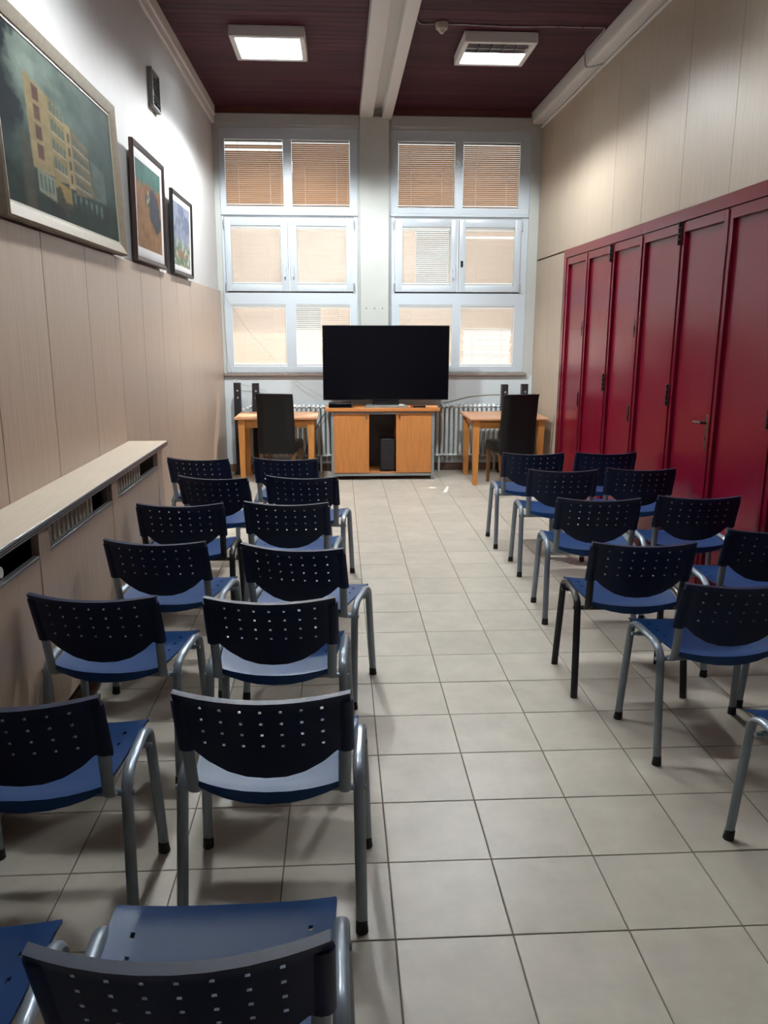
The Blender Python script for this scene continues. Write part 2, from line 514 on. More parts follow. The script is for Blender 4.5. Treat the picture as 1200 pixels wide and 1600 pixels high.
ZU, ZM, ZL = (3.015, 3.715), (2.165, 2.806), (1.245, 1.945)
LU = ((-1.24, -.596), (-.502, .145)); LS = ((-1.27, -.562), (-.548, .182)); LM = ((-1.203, -.643), (-.46, .10)); LLo = ((-1.22, -.603), (-.492, .144))
RU = ((.69, 1.333), (1.426, 2.071)); RS = ((.655, 1.378), (1.392, 2.11)); RM = ((.74, 1.297), (1.469, 2.04)); RLo = ((.706, 1.336), (1.432, 2.067))
window(1, OL, LU, LS, LM, LLo, ZU, ZM, ZL, ((-.60, 2.36, 0), (-.505, 2.36, 0)))
window(2, OR_, RU, RS, RM, RLo, ZU, ZM, ZL, ((1.335, 2.36, 0), (1.43, 2.405, 1)))

# venetian blinds, one thing each
def blind(px, pz, y, m, label, tilt, pitch=.0212, openz=None, skip=(), sag=0.0, jit=.03):
    x0, x1 = px[0] + .004, px[1] - .004
    z0, z1 = pz[0] + .006, pz[1] - .004
    t = thing('venetian_blind', label, 'blind', ((x0 + x1) / 2, y, z0), 0, 'venetian blinds at the windows')
    hw = (x1 - x0) / 2; H = z1 - z0
    obj('headrail', bx(-hw, -.012, H - .022, hw, .010, H, bev=.002), 'blind_rail', t)
    bm = B()
    n = int((H - .05) / pitch)
    for k in range(n):
        z = .022 + (k + .5) * (H - .05) / n
        if k in skip: continue
        for seg in range(3 if openz else 1):
            a = tilt + random.uniform(-jit, jit)
            xa, xb = -hw, hw
            if openz:
                f = openz(k / n)
                xa = -hw + 2 * hw * (0, f[0], f[1])[seg]; xb = -hw + 2 * hw * (f[0], f[1], 1)[seg]
                a = (tilt, f[2], tilt)[seg] + random.uniform(-jit, jit)
                if xb - xa < .01: continue
            wd = .0125
            rows = []
            for q in (-1, 0, 1):
                cz, cyy = q * wd * math.sin(a), q * wd * math.cos(a)
                off = .0028 * (1 - q * q)
                cz += off * math.cos(a); cyy -= off * math.sin(a)
                rows.append([bm.verts.new((xx, cyy, z + cz - sag * (1 - (xx / hw) ** 2))) for xx in (xa, (xa + xb) / 2, xb)])
            for r0, r1 in zip(rows, rows[1:]):
                for c in range(2): bm.faces.new((r0[c], r0[c + 1], r1[c + 1], r1[c]))
    me = mesh('slats', bm, m, False)
    for p in me.polygons: p.use_smooth = True
    tag(put('slats', me, t), kind='stuff')
    obj('bottom_rail', bx(-hw, -.011, 0, hw, .011, .012, bev=.002), 'blind_rail' if m == 'blind_c' else m, t)
    for xx in (-hw * .55, hw * .55):
        bm = B(); tube(bm, [(xx, -.0145, .01), (xx, -.0145, H - .01)], .0022, n=5)
        obj('ladder_cord', bm, 'cord', t)
    bm = B(); tube(bm, [(hw * .93, -.0165, H - .02), (hw * .935, -.017, H * .35), (hw * .93, -.0165, -.10 if openz is None else .0)], .0016, n=5)
    obj('pull_cord', bm, 'cord', t)
    return t
YBL = YB + .030
up_t, mid_t, low_t = 1.06, 1.18, 1.08
blind(LU[0], ZU, YBL, 'blind_b', 'tan blind with a bright gap near its top, upper left pane of left window', up_t, skip=(26, 29))
blind(LU[1], ZU, YBL, 'blind_b', 'tan closed blind in the upper right pane of the left window', up_t)
blind(RU[0], ZU, YBL, 'blind_b', 'tan closed blind in the upper left pane of the right window', up_t - .03)
blind(RU[1], ZU, YBL, 'blind_b', 'tan closed blind in the upper right pane of the right window by the panelled wall', up_t - .05)
YS = YB + .02
blind(LM[0], ZM, YS, 'blind_c', 'cream blind in middle left sash of left window, right ends of slats ragged', mid_t)
blind(LM[1], ZM, YS, 'blind_c', 'cream closed blind in the middle right sash of the left window', mid_t)
blind(RM[0], ZM, YS, 'blind_c', 'partly open striped blind in the middle left sash of the right window', mid_t, openz=lambda f: (.28, .97, -.38))
blind(RM[1], ZM, YS, 'blind_c', 'cream blind with a light gap at its top, middle right sash of right window', mid_t, skip=(23,))
blind(LLo[0], ZL, YBL, 'blind_c', 'cream closed blind in the lower left pane of left window above the tower speakers', low_t)
blind(LLo[1], ZL, YBL, 'blind_c', 'glowing cream blind in lower right pane of left window, half behind the television', low_t, openz=lambda f: (.0, .45, -.50))
blind(RLo[0], ZL, YBL, 'blind_c', 'cream blind in lower left pane of right window, mostly behind the television', low_t)
blind(RLo[1], ZL, YBL, 'blind_c', 'sunlit cream blind with crooked slats in lower right pane of right window', low_t, openz=lambda f: (.04 + .03 * random.random(), .93 + .03 * random.random(), -.42 - .25 * random.random()) if f < .62 else (.3, .3, low_t), jit=.07)

# outside: paving, and an added unseen slab that keeps sun off upper panes
struct('ground', bx(-14, YB + .3, -.9, 16, YB + 26, -.8), 'ground')
struct('added_sun_block', bx(-4, YB + .16, 4.2, 5, YB + 2.25, 4.4), 'concrete')

# ------------------------------------------------------------------ red folding door wall
XD = 2.352
bm = B()
box(bm, XRP - .004, 8.33, 0, XR + .059, 8.418, 2.452, bev=.003)
box(bm, XRP - .004, 2.72, 2.372, XR + .059, 8.33, 2.452, bev=.003)
box(bm, XRP - .004, 2.72, 0, XR + .059, 2.80, 2.372, bev=.003)
box(bm, XR + .03, 2.8, 2.34, XR + .059, 8.33, 2.373)
door = struct('door_1', bm, 'red', smooth=True)
ks = [8.33, 7.645, 6.945, 6.26, 5.55, 4.885, 4.18, 3.48, 2.80]
for k, (b, a) in enumerate(zip(ks, ks[1:])):
    xf = XRP + .004
    bm = B()
    sw = .052
    a_, b_ = a + .003, b - .003
    box(bm, xf, a_, .02, xf + .045, a_ + sw, 2.3705, bev=.003)
    box(bm, xf, b_ - sw, .02, xf + .045, b_, 2.3705, bev=.003)
    box(bm, xf, a_ + sw - .004, .02, xf + .044, b_ - sw + .004, .10, bev=.003)
    box(bm, xf, a_ + sw - .004, 2.302, xf + .044, b_ - sw + .004, 2.3705, bev=.003)
    lf = obj('leaf', bm, 'red', door)
    obj('leaf_panel', bx(xf + .024, a_ + sw - .006, .09, xf + .036, b_ - sw + .006, 2.31), 'redp', lf, False)
    # edge strip that covers the joint to the next leaf
    obj('cover_strip', bx(xf - .008, a - .012, .02, xf + .0005, a + .018, 2.362, bev=.002), 'red', lf)
    if k in (1, 3, 5):
        for hz in (2.30, 1.225):
            bm = B()
            for q in range(4): cyl(bm, (xf - .011, a + .003, hz - .075 + q * .038), (xf - .011, a + .003, hz - .042 + q * .038), .012, 10)
            box(bm, xf - .006, a - .022, hz - .075, xf, a + .028, hz + .072, bev=.001)
            obj('hinge', bm, 'hinge', lf)
    if k in (0, 2):
        bm = B()
        box(bm, xf - .012, a + .025, .95, xf, a + .06, 1.085, bev=.008, seg=2)
        obj('lock_plate', bm, 'hinge', lf)
        bm = B()
        box(bm, xf - .010, a + .022, 1.61, xf, a + .036, 1.75, bev=.003)
        box(bm, xf - .014, a + .024, 1.66, xf - .0098, a + .034, 1.70, bev=.002)
        obj('flush_bolt', bm, 'hinge', lf)
    if k == 4:
        bm = B()
        box(bm, xf - .007, a + .018, .93, xf, a + .052, 1.15, bev=.004)
        cyl(bm, (xf - .007, a + .035, 1.10), (xf - .05, a + .035, 1.10), .011, 10)
        tube(bm, fillet([(xf - .045, a + .035, 1.10), (xf - .052, a + .06, 1.10), (xf - .05, a + .125, 1.098)], .02), .009, .007)
        cyl(bm, (xf - .007, a + .035, 1.0), (xf - .012, a + .035, 1.0), .010, 10)
        obj('lever_handle', bm, 'steel', lf)

# ------------------------------------------------------------------ radiator cover along the left wall
rc = thing('radiator_cover', 'long wooden radiator cover with a pale shelf along the left wall', 'radiator cover', (XP, 3.3, 0))
rc_y0 = 1.0
def rcp(name, m, *a, **k):
    o = obj(name, bx(*a, **k), m, None)
    o.parent = rc; o.location = (-XP, -3.3, 0)
    return o
XF = -1.122
rcp('shelf', 'lamtop', XP + .001, rc_y0, .945, -1.103, 5.16, .972, bev=.001)
e = rcp('edge_trim', 'alu', -1.1029, rc_y0, .944, -1.097, 5.162, .973, bev=.001)
for z in (.951, .960): rcp('trim_groove', 'bezel', -1.0972, rc_y0, z, -1.0962, 5.16, z + .004).parent = e
for o in e.children: o.location = (0, 0, 0)
for a, b in ((1.98, 2.09), (2.955, 3.065), (3.945, 4.05), (4.97, 5.08)):
    rcp('post', 'lam', XF - .03, a, .17, XF, b, .945, bev=.002)
for a, b in ((rc_y0, 1.978), (2.092, 2.953), (3.067, 3.943), (4.052, 4.968)):
    p = rcp('front_panel', 'lam', XF - .022, a, .18, XF - .003, b, .828, bev=.001)
    q = rcp('panel_trim', 'alu', XF - .026, a, .8281, XF - .001, b, .840, bev=.001)
rcp('end_panel', 'lam', XP + .002, 5.08, .0, XF, 5.10, .945, bev=.001)
rcp('plinth', 'walnut', XP + .002, rc_y0, 0, -1.245, 5.075, .169)
rcp('back_lining', 'darkin', XP + .0005, rc_y0, .17, XP + .004, 5.07, .944)

def radiator(name, label, loc, ncol, h, m, rz=0.0, pitch=.056, deep=.10, group=None, valve=None):
    t = thing(name, label, 'radiator', loc, rz, group)
    bm = B()
    r = .0185
    for q in (-1, 1):
        cyl(bm, (0, q * deep * .28, .035), (0, q * deep * .28, h - .035), r, 8)
    for z in (.03, h - .03):
        tube(bm, [(0, -deep * .42, z), (0, -deep * .28, z + .018), (0, deep * .28, z + .018), (0, deep * .42, z)], pitch * .43, .018, n=8)
    me = mesh('column', bm, m)
    for k in range(ncol):
        put('column', me, t, ((k - (ncol - 1) / 2) * pitch, 0, 0))
    hw = (ncol - 1) / 2 * pitch
    bm = B()
    for z in (.04, h - .04): cyl(bm, (-hw - .05, 0, z), (hw + .05, 0, z), .013, 8)
    obj('header_pipe', bm, m, t)
    if valve:
        bm = B()
        cyl(bm, (valve * (hw + .05), 0, h - .04), (valve * (hw + .09), 0, h - .04), .012, 8)
        cyl(bm, (valve * (hw + .085), 0, h - .04), (valve * (hw + .085), -.05, h - .04), .022, 12, .019)
        obj('valve_knob', bm, 'white', t)
    for xx in (-hw * .8, hw * .8):
        obj('foot', bx(xx - .012, -.02, -loc[2] if loc[2] < .2 else -.031, xx + .012, .02, .02), m, t)
    return t
radiator('column_radiator', 'white column radiator under the left window behind the left table', (-.58, 9.525, .16), 17, .64, 'rad', valve=-1)
radiator('column_radiator', 'white column radiator under the right window behind the right table', (1.53, 9.525, .16), 16, .64, 'rad')
radiator('column_radiator', 'cream radiator in the farthest bay of the wooden cover', (-1.225, 4.50, .2), 10, .72, 'radc', math.pi / 2, .056, .09)
radiator('column_radiator', 'cream radiator with a white knob in the middle bay of the wooden cover', (-1.225, 3.53, .2), 11, .72, 'radc', math.pi / 2, .056, .09, valve=-1)
rv = thing('radiator_valve', 'white valve knob in the dark nearest bay of the wooden cover', 'valve', (-1.2, 2.66, .2))
bm = B(); cyl(bm, (0, 0, -.031), (0, 0, .66), .011, 8); cyl(bm, (0, 0, .65), (.01, 0, .66), .011, 8)
obj('pipe', bm, 'radc', rv)
bm = B(); cyl(bm, (0.0, 0, .66), (.055, 0, .665), .024, 12, .020)
obj('knob', bm, 'white', rv)

# ------------------------------------------------------------------ ceiling lights
IES = """IESNA:LM-63-1995
TILT=NONE
1 1000 1 {nv} {nh} 1 2 0 0 0
1 1 1
{v}
{h}
{c}
"""
va = list(range(0, 91, 3)); ha = list(range(0, 91, 10))
def sstep(e0, e1, x):
    t = min(1, max(0, (x - e0) / (e1 - e0))); return 1 - t * t * (3 - 2 * t)
rows = []
for h in ha:
    row = []
    for v in va:
        tv = math.tan(math.radians(min(v, 89.5)))
        across = math.degrees(math.atan(tv * math.sin(math.radians(h))))   # along the room
        along = math.degrees(math.atan(tv * math.cos(math.radians(h))))    # towards the side walls
        I = 1050 * sstep(43, 61, across) * sstep(68, 83, along)
        I = max(I, 22 * math.cos(math.radians(min(v, 89)))) 
        row.append('%.1f' % I)
    rows.append(' '.join(row))
ies = IES.format(nv=len(va), nh=len(ha), v=' '.join(map(str, va)), h=' '.join(map(str, ha)), c='\n'.join(rows))
txt = bpy.data.texts.new('louvre_photometry'); txt.write(ies)

def fixture(x, y, label, lit, power):
    t = thing('ceiling_light', label, 'ceiling light', (x, y, ZC), 0)
    z0, s = -.085, .305
    bm = B()
    fw = .045
    for a in ((-s, -s, s, -s + fw), (-s, s - fw, s, s), (-s, -s + fw, -s + fw, s - fw), (s - fw, -s + fw, s, s - fw)):
        box(bm, a[0], a[1], z0, a[2], a[3], 0, bev=.006)
    obj('frame', bm, 'white', t)
    obj('tray', bx(-s + fw, -s + fw, -.022, s - fw, s - fw, -.002), 'louv', t, False)
    wd = (2 * (s - fw)) / 4
    for k in range(4):
        ya = -s + fw + k * wd
        bm = B()
        cyl(bm, (-s + fw + .01, ya + wd / 2, -.05), (s - fw - .01, ya + wd / 2, -.05), .013, 10)
        tb = obj('lamp_tube', bm, 'lit' if lit[k] else 'louv', t)
        bm = B()
        P_ = [(-.5, -.072), (-.38, -.038), (0, -.026), (.38, -.038), (.5, -.072)]
        for (u0, q0), (u1, q1) in zip(P_, P_[1:]):
            vs4 = [bm.verts.new((xx, ya + wd / 2 + u * (wd - .004), q)) for xx, u, q in ((-s + fw, u0, q0), (s - fw, u0, q0), (s - fw, u1, q1), (-s + fw, u1, q1))]
            bm.faces.new(vs4)
        obj('reflector', bm, 'lit' if lit[k] else 'louv', t)
    bm = B()
    for k in range(1, 5):
        xx = -s + fw + k * 2 * (s - fw) / 5
        box(bm, xx - .0012, -s + fw, -.082, xx + .0012, s - fw, -.05)
    obj('louvre', bm, 'louv', t, False)
    ld = bpy.data.lights.new('lamp_light', 'POINT')
    ld.energy = power
    ld.shadow_soft_size = .10
    ld.color = (0.93, 0.98, 1.0)
    ld.use_nodes = True
    nt = ld.node_tree
    em = nt.nodes['Emission']
    it = nt.nodes.new('ShaderNodeTexIES'); it.mode = 'INTERNAL'; it.ies = txt
    nt.links.new(it.outputs[0], em.inputs['Strength'])
    lo = bpy.data.objects.new('lamp_light', ld)
    C.objects.link(lo); lo.parent = t; lo.location = (0, 0, z0 - .11)
    return t
fixture(-.55, 7.46, 'square white louvre ceiling light glowing over its whole face, left of the beams', (1, 1, 1, 1), LAMP)
fixture(1.355, 7.48, 'square white louvre ceiling light with only its far half glowing, right of the beams', (0, 0, 1, 1), LAMP * .6)
fixture(-.55, 3.95, 'square louvre ceiling light out of frame above the left chairs', (1, 1, 1, 1), LAMP * .34)
fixture(1.355, 3.95, 'square louvre ceiling light out of frame above the right chairs', (1, 1, 1, 1), LAMP * .10)

# smoke detector and its cable
sd = thing('smoke_detector', 'round cream smoke detector on the ceiling beside the white beam', 'smoke detector', (.845, 7.03, ZC - .001))
bm = B(); cyl(bm, (0, 0, -.02), (0, 0, 0), .05, 20); obj('base', bm, 'det', sd)
bm = B(); cyl(bm, (0, 0, -.045), (0, 0, -.02), .045, 20, .05); cyl(bm, (0, 0, -.075), (0, 0, -.045), .014, 14, .040); obj('sensor_head', bm, 'det', sd)
bm = B()
zc = ZC - .007
tube(bm, fillet([(.622, 6.75, zc), (.632, 6.95, zc), (.68, 7.05, zc), (.788, 7.03, zc)], .06), .006, n=6)
tube(bm, fillet([(.902, 7.03, zc), (1.05, 7.035, zc), (1.4, 7.06, zc), (1.75, 7.03, zc), (2.0, 7.035, zc), (2.165, 7.03, zc), (2.176, 7.10, zc), (2.176, 7.58, zc), (2.176, 7.62, zc - .02), (2.176, 7.58, 3.90), (2.20, 7.50, 3.882), (2.28, 7.40, 3.881)], .04), .006, n=6)
tag(obj('detector_cable', bm, 'wire'), 'pale cable running along the ceiling from the smoke detector to the side beam', 'cable')

# ------------------------------------------------------------------ paintings
def vnoise(u, v, s, seed):
    rs = np.random.RandomState(seed)
    g = rs.rand(64, 64)
    x, y = u * s, v * s
    xi, yi = np.floor(x).astype(int), np.floor(y).astype(int)
    fx, fy = x - xi, y - yi
    fx, fy = fx * fx * (3 - 2 * fx), fy * fy * (3 - 2 * fy)
    G = lambda a, b: g[a % 64, b % 64]
    return G(xi, yi) * (1 - fx) * (1 - fy) + G(xi + 1, yi) * fx * (1 - fy) + G(xi, yi + 1) * (1 - fx) * fy + G(xi + 1, yi + 1) * fx * fy
def fbm(u, v, s, seed): return .5 * vnoise(u, v, s, seed) + .3 * vnoise(u, v, s * 2.1, seed + 1) + .2 * vnoise(u, v, s * 4.3, seed + 2)
def lin(c): 
    c = np.array(c) / 255.0
    return np.where(c <= .04045, c / 12.92, ((c + .055) / 1.055) ** 2.4)
def mixc(col, msk, c):
    return col * (1 - msk[..., None]) + lin(c) * msk[..., None]
def soft(d, e): return np.clip(.5 + d / e, 0, 1)
def quad(u, v, p, e=.008):
    m = np.ones_like(u)
    for (x0, y0), (x1, y1) in zip(p, p[1:] + p[:1]):
        l = math.hypot(x1 - x0, y1 - y0)
        m = np.minimum(m, soft(((x1 - x0) * (v - y0) - (y1 - y0) * (u - x0)) / l, e))
    return m
def canvas(name, w_, h_, nu, nv, fn, parent, y):
    u, v = np.meshgrid(np.linspace(0, 1, nu), np.linspace(0, 1, nv))
    col = np.clip(fn(u, v), 0, 1)
    vv = [((a - .5) * w_, y, b * h_) for a, b in zip(u.ravel(), v.ravel())]
    ff = [(j * nu + i, j * nu + i + 1, (j + 1) * nu + i + 1, (j + 1) * nu + i) for j in range(nv - 1) for i in range(nu - 1)]
    me = bpy.data.meshes.new(name); me.from_pydata(vv, [], ff)
    a = me.color_attributes.new('paint', 'FLOAT_COLOR', 'POINT')
    buf = np.ones((nu * nv, 4)); buf[:, :3] = col.reshape(-1, 3)
    a.data.foreach_set('color', buf.ravel())
    me.materials.append(M['paint'])
    return put(name, me, parent)

def paint_building(u, v):
    n = fbm(u, v, 5, 1); n2 = fbm(u, v, 13, 9)
    col = np.zeros(u.shape + (3,)) + lin((62, 84, 78))
    col = mixc(col, np.clip((v - .3) * 1.3 + (n - .5) * 1.3 - .1, 0, 1) * np.clip(1.2 - np.abs(u - .3) * 1.5, 0, 1), (150, 164, 152))
    col = mixc(col, np.clip((u - .5) * 1.4 + (n - .5) * 1.5, 0, 1) * .8, (44, 70, 68))
    col = mixc(col, soft(.11 + .03 * np.sin(v * 14) - u + (n2 - .5) * .12, .05) * soft(v - .35, .2), (28, 38, 46))
    col = mixc(col, np.clip((.36 - v) * 4 + (n - .5) * 2, 0, 1), (34, 50, 42))
    Y, YL, YD = (152, 134, 96), (168, 148, 108), (122, 112, 88)
    # tower, main wing, far wing: each front slopes down to the right
    tw = [(.20, .26), (.365, .26), (.365, .755), (.19, .80)]
    col = mixc(col, quad(u, v, tw), YL)
    mw = [(.365, .24), (.50, .27), (.485, .70), (.365, .765)]
    col = mixc(col, quad(u, v, mw), Y)
    st = [(.485, .24), (.55, .25), (.545, .66), (.485, .665)]
    col = mixc(col, quad(u, v, st), YL)
    fw = [(.55, .22), (.74, .25), (.70, .60), (.545, .655)]
    col = mixc(col, quad(u, v, fw), YD)
    col = mixc(col, quad(u, v, [(.74, .25), (.88, .26), (.87, .50), (.73, .53)]), (96, 110, 102))
    for k in range(4):
        z = .33 + k * .115
        col = mixc(col, quad(u, v, [(.245, z), (.292, z), (.292, z + .085), (.245, z + .088)], .006), (108, 76, 66))
        for c in range(4):
            a = .375 + c * .028
            s = (a - .365) * .35
            col = mixc(col, quad(u, v, [(a, z - s * .5), (a + .02, z - s * .5), (a + .02, z + .07 - s), (a, z + .07 - s)], .005), (96, 112, 102))
        for c in range(5):
            a = .565 + c * .028
            s = (a - .55) * .4
            zz = .29 + k * .09
            col = mixc(col, quad(u, v, [(a, zz - s * .4), (a + .02, zz - s * .4), (a + .02, zz + .05 - s), (a, zz + .05 - s)], .005), (90, 100, 92))
        for (x0_, x1_, za_, zb_) in ((.365, .485, .315 + k * .115, .30 + k * .113), (.55, .71, .275 + k * .09, .262 + k * .082)):
            col = mixc(col, quad(u, v, [(x0_, za_), (x1_, zb_), (x1_, zb_ + .012), (x0_, za_ + .012)], .006) * .7, (188, 176, 150))
        col = mixc(col, quad(u, v, [(.508, .28 + k * .09), (.528, .28 + k * .09), (.528, .34 + k * .09), (.508, .34 + k * .09)], .005), (90, 78, 66))
    col = mixc(col, quad(u, v, [(.225, .13), (.36, .10), (.36, .25), (.225, .27)]), (150, 150, 130))
    for c in range(4): col = mixc(col, quad(u, v, [(.24 + c * .03, .15), (.257 + c * .03, .145), (.257 + c * .03, .235), (.24 + c * .03, .24)], .005), (88, 112, 104))
    col = mixc(col, quad(u, v, [(.36, .08), (.50, .10), (.50, .235), (.36, .25)]), (160, 134, 84))
    col = mixc(col, quad(u, v, [(.37, .04), (.46, .05), (.415, .15), (.40, .15)], .01), (150, 72, 50))
    for c in range(6): col = mixc(col, quad(u, v, [(.52 + c * .055, .13), (.545 + c * .055, .13), (.545 + c * .055, .22), (.52 + c * .055, .22)], .008), (100, 120, 112))
    col = mixc(col, soft(.16 + (n2 - .5) * .3 - v, .05) * (1 - quad(u, v, [(.2, .10), (.36, .08), (.36, .3), (.2, .3)])) * .9, (36, 52, 42))
    col = mixc(col, soft(.05 - np.abs(u - .33 - .04 * np.sin(v * 30)), .03) * soft(.10 - v, .04), (40, 36, 40))
    col = mixc(col, soft(.035 - np.abs(u - .16), .03) * soft(.42 - v, .1) * .6, (92, 80, 66))
    return .60 * col * (.70 + .60 * n2)[..., None]

def paint_field(u, v):
    n = fbm(u, v, 4, 21); n2 = fbm(u, v, 12, 25)
    col = np.zeros(u.shape + (3,)) + lin((158, 120, 88))
    col = mixc(col, soft(v - .72 + (n - .5) * .25 - .06 * u, .06), (84, 124, 116))
    col = mixc(col, soft(.07 - np.abs(v - .70 + (n2 - .5) * .12), .05) * soft(u - .3, .3) * .6, (140, 92, 70))
    d = ((u - .72) / .26) ** 2 + ((v - .50 + (u - .7) * .3) / .24) ** 2
    col = mixc(col, soft(1 - d + (n2 - .5) * 1.2, .3) * .95, (72, 76, 86))
    d = ((u - .45) / .12) ** 2 + ((v - .60) / .08) ** 2
    col = mixc(col, soft(1 - d + (n2 - .5), .4) * .8, (82, 90, 84))
    for (a, b) in ((.47, .68), (.5, .62), (.44, .58)):
        col = mixc(col, soft(.022 - np.hypot(u - a, (v - b) * .7), .02), (196, 186, 172))
    return .68 * col * (.75 + .5 * n2)[..., None]

def paint_garden(u, v):
    n = fbm(u, v, 4, 41); n2 = fbm(u, v, 11, 45)
    col = np.zeros(u.shape + (3,)) + lin((146, 152, 168))
    col = mixc(col, soft(n - .52, .2) * .8, (104, 112, 134))
    col = mixc(col, soft(.38 - v + (n - .5) * .3, .15), (128, 142, 118))
    col = mixc(col, soft(n2 - .56, .1) * soft(.42 - v, .1), (176, 184, 164))
    col = mixc(col, soft(.05 - np.abs(v - .2 + (n2 - .5) * .2), .05) * soft(.3 - np.abs(u - .5), .1) * .7, (170, 118, 104))
    return .68 * col * (.75 + .5 * n2)[..., None]

def picture(label, y0, y1, z0, z1, fw, depth, frame_m, matw, xb, xt, fn, nu, nv, proud=.012):
    # hangs on the left wall: local x runs along +Y, local -y faces the room
    w_, h_ = y1 - y0, z1 - z0
    t = thing('framed_painting', label, 'painting', (xb, (y0 + y1) / 2, z0), math.pi / 2, 'paintings on the left wall')
    t.rotation_euler = Matrix(((0, -1, 0), (1, 0, 0), (0, 0, 1))).to_euler()
    tilt = math.atan2(xt - xb, h_)
    t.rotation_euler = (Matrix.Rotation(tilt, 3, 'Y') @ Matrix.Rotation(math.pi / 2, 3, 'Z')).to_euler()
    bm = B()
    def molding(o, i, ya, yb_):
        # mitred frame ring from outer inset o to inner inset i, front height ya at outer, yb_ at inner
        def ring(ins, y): return [bm.verts.new((sx * (w_ / 2 - ins), y, ins if sz < 0 else h_ - ins)) for sx, sz in ((-1, -1), (1, -1), (1, 1), (-1, 1))]
        prof = [(o, 0), (o, ya * .8), (o + (i - o) * .15, ya), (o + (i - o) * .55, (ya + yb_) / 2), (o + (i - o) * .9, yb_), (i, yb_ * .9), (i, 0)]
        R_ = [ring(a, -b) for a, b in prof]
        for r0, r1 in zip(R_, R_[1:] + R_[:1]):
            for k in range(4): bm.faces.new((r0[k], r0[(k + 1) % 4], r1[(k + 1) % 4], r1[k]))
    molding(0, fw, depth, depth * .65)
    obj('frame', bm, frame_m, t, True, .4)
    ins = fw
    if matw:
        bm = B(); molding(fw - .002, fw + matw, depth * .5, depth * .45)
        obj('mat_board', bm, 'matb' if frame_m != 'gold' else 'liner', t, True, .4)
        ins = fw + matw
    obj('backboard', bx(-w_ / 2 + .01, -.008, .01, w_ / 2 - .01, -.0005, h_ - .01), 'walnut', t, False)
    cv = canvas('canvas', w_ - 2 * ins + .006, h_ - 2 * ins + .006, nu, nv, fn, t, -depth * .38)
    cv.location = (0, 0, ins - .003)
    return t
picture('large oil painting of a yellow multi-storey building in a pale gilt frame', 3.445, 5.275, 2.105, 2.965, .062, .045, 'gold', .014, -1.340, -1.362, paint_building, 200, 110)
picture('orange and teal painting with white mount in a dark brown frame, middle of the three', 5.59, 6.53, 2.112, 2.862, .034, .03, 'walnut', .062, -1.338, -1.325, paint_field, 80, 80)
picture('small grey-blue garden painting in a thin black frame, nearest the windows', 6.80, 7.68, 2.112, 2.755, .03, .03, 'bezel', .045, -1.338, -1.322, paint_garden, 80, 80)

# wall vent
vt = thing('vent_grille', 'dark grey vent grille high on the left wall above the brown framed painting', 'vent', (XL, 6.59, 3.26))
bm = B()
for a in ((-.13, 0, .13, .015), (-.13, .25, .13, .265), (-.13, .015, -.115, .25), (.115, .015, .13, .25)):
    box(bm, .0005, a[0], a[1], .035, a[2], a[3], bev=.002)
obj('frame', bm, 'ventm', vt)
obj('backing', bx(.0005, -.115, .015, .006, .115, .25), 'darkin', vt, False)
sm = mesh('slat', bx(-.011, -.115, -.0015, .011, .115, .0015, mtx=Matrix.Rotation(.6, 4, 'Y')), 'ventm', False)
for k in range(9): put('slat', sm, vt, (.018, 0, .032 + k * .025))

# ------------------------------------------------------------------ conference chairs
hcol = [-.156 + .052 * k for k in range(7)]
hrow = [.733, .692, .651, .610]
HS = .0042
us = [-.228, -.20, -.19]
for c in hcol: us += [c - HS, c + HS]
us += [.19, .20, .228]
us = sorted(us)
zs = [.765, .757, .745]
for r in hrow: zs += [r + HS, r - HS]
zs += [.575]
extra = [.25, .5, .75, 1.0]
nz = len(zs)
def back_P(i, j, l):
    x = us[i]
    a = min(1, abs(x) / .19)
    if j < nz: z = zs[j]
    else:
        zb = .575 - .082 * (1 - a ** 2.4)
        z = .575 + (zb - .575) * extra[j - nz]
    bow = 1 - (x / .228) ** 2
    z2 = z - .012 * bow * min(1, max(0, (z - .575) / .19))
    y = -.20 - (z - .58) * .33 - .040 * bow
    if z > .74: y -= .006 * (z - .74) / .025
    th = .010 + (.016 * max(0, (z - .742) / .023) if z > .742 else 0)
    if l: y += th
    return (x, y, z2)
def is_hole(i, j):
    return any(abs((us[i] + us[i + 1]) / 2 - c) < .002 for c in hcol) and j < nz - 1 and any(abs((zs[j] + zs[j + 1]) / 2 - r) < .002 for r in hrow)
bm = B()
shell(bm, len(us) - 1, nz + len(extra) - 1, lambda i, j: not is_hole(i, j) and (j < nz - 1 or max(abs(us[i]), abs(us[i + 1])) <= .191), back_P)
ME_back = mesh('backrest', bm, 'back_p', True, .5)
# sleeves at both ends of the backrest that slip over the posts
def sleeve(s):
    bm = B()
    pts = [(s * .212, -.20 - (z - .58) * .33 + .004, z) for z in (.573, .60, .68, .732, .742)]
    tube(bm, pts, .024, .014, n=12)
    return mesh('sleeve', bm, 'back_p')
ME_sl = [sleeve(-1), sleeve(1)]

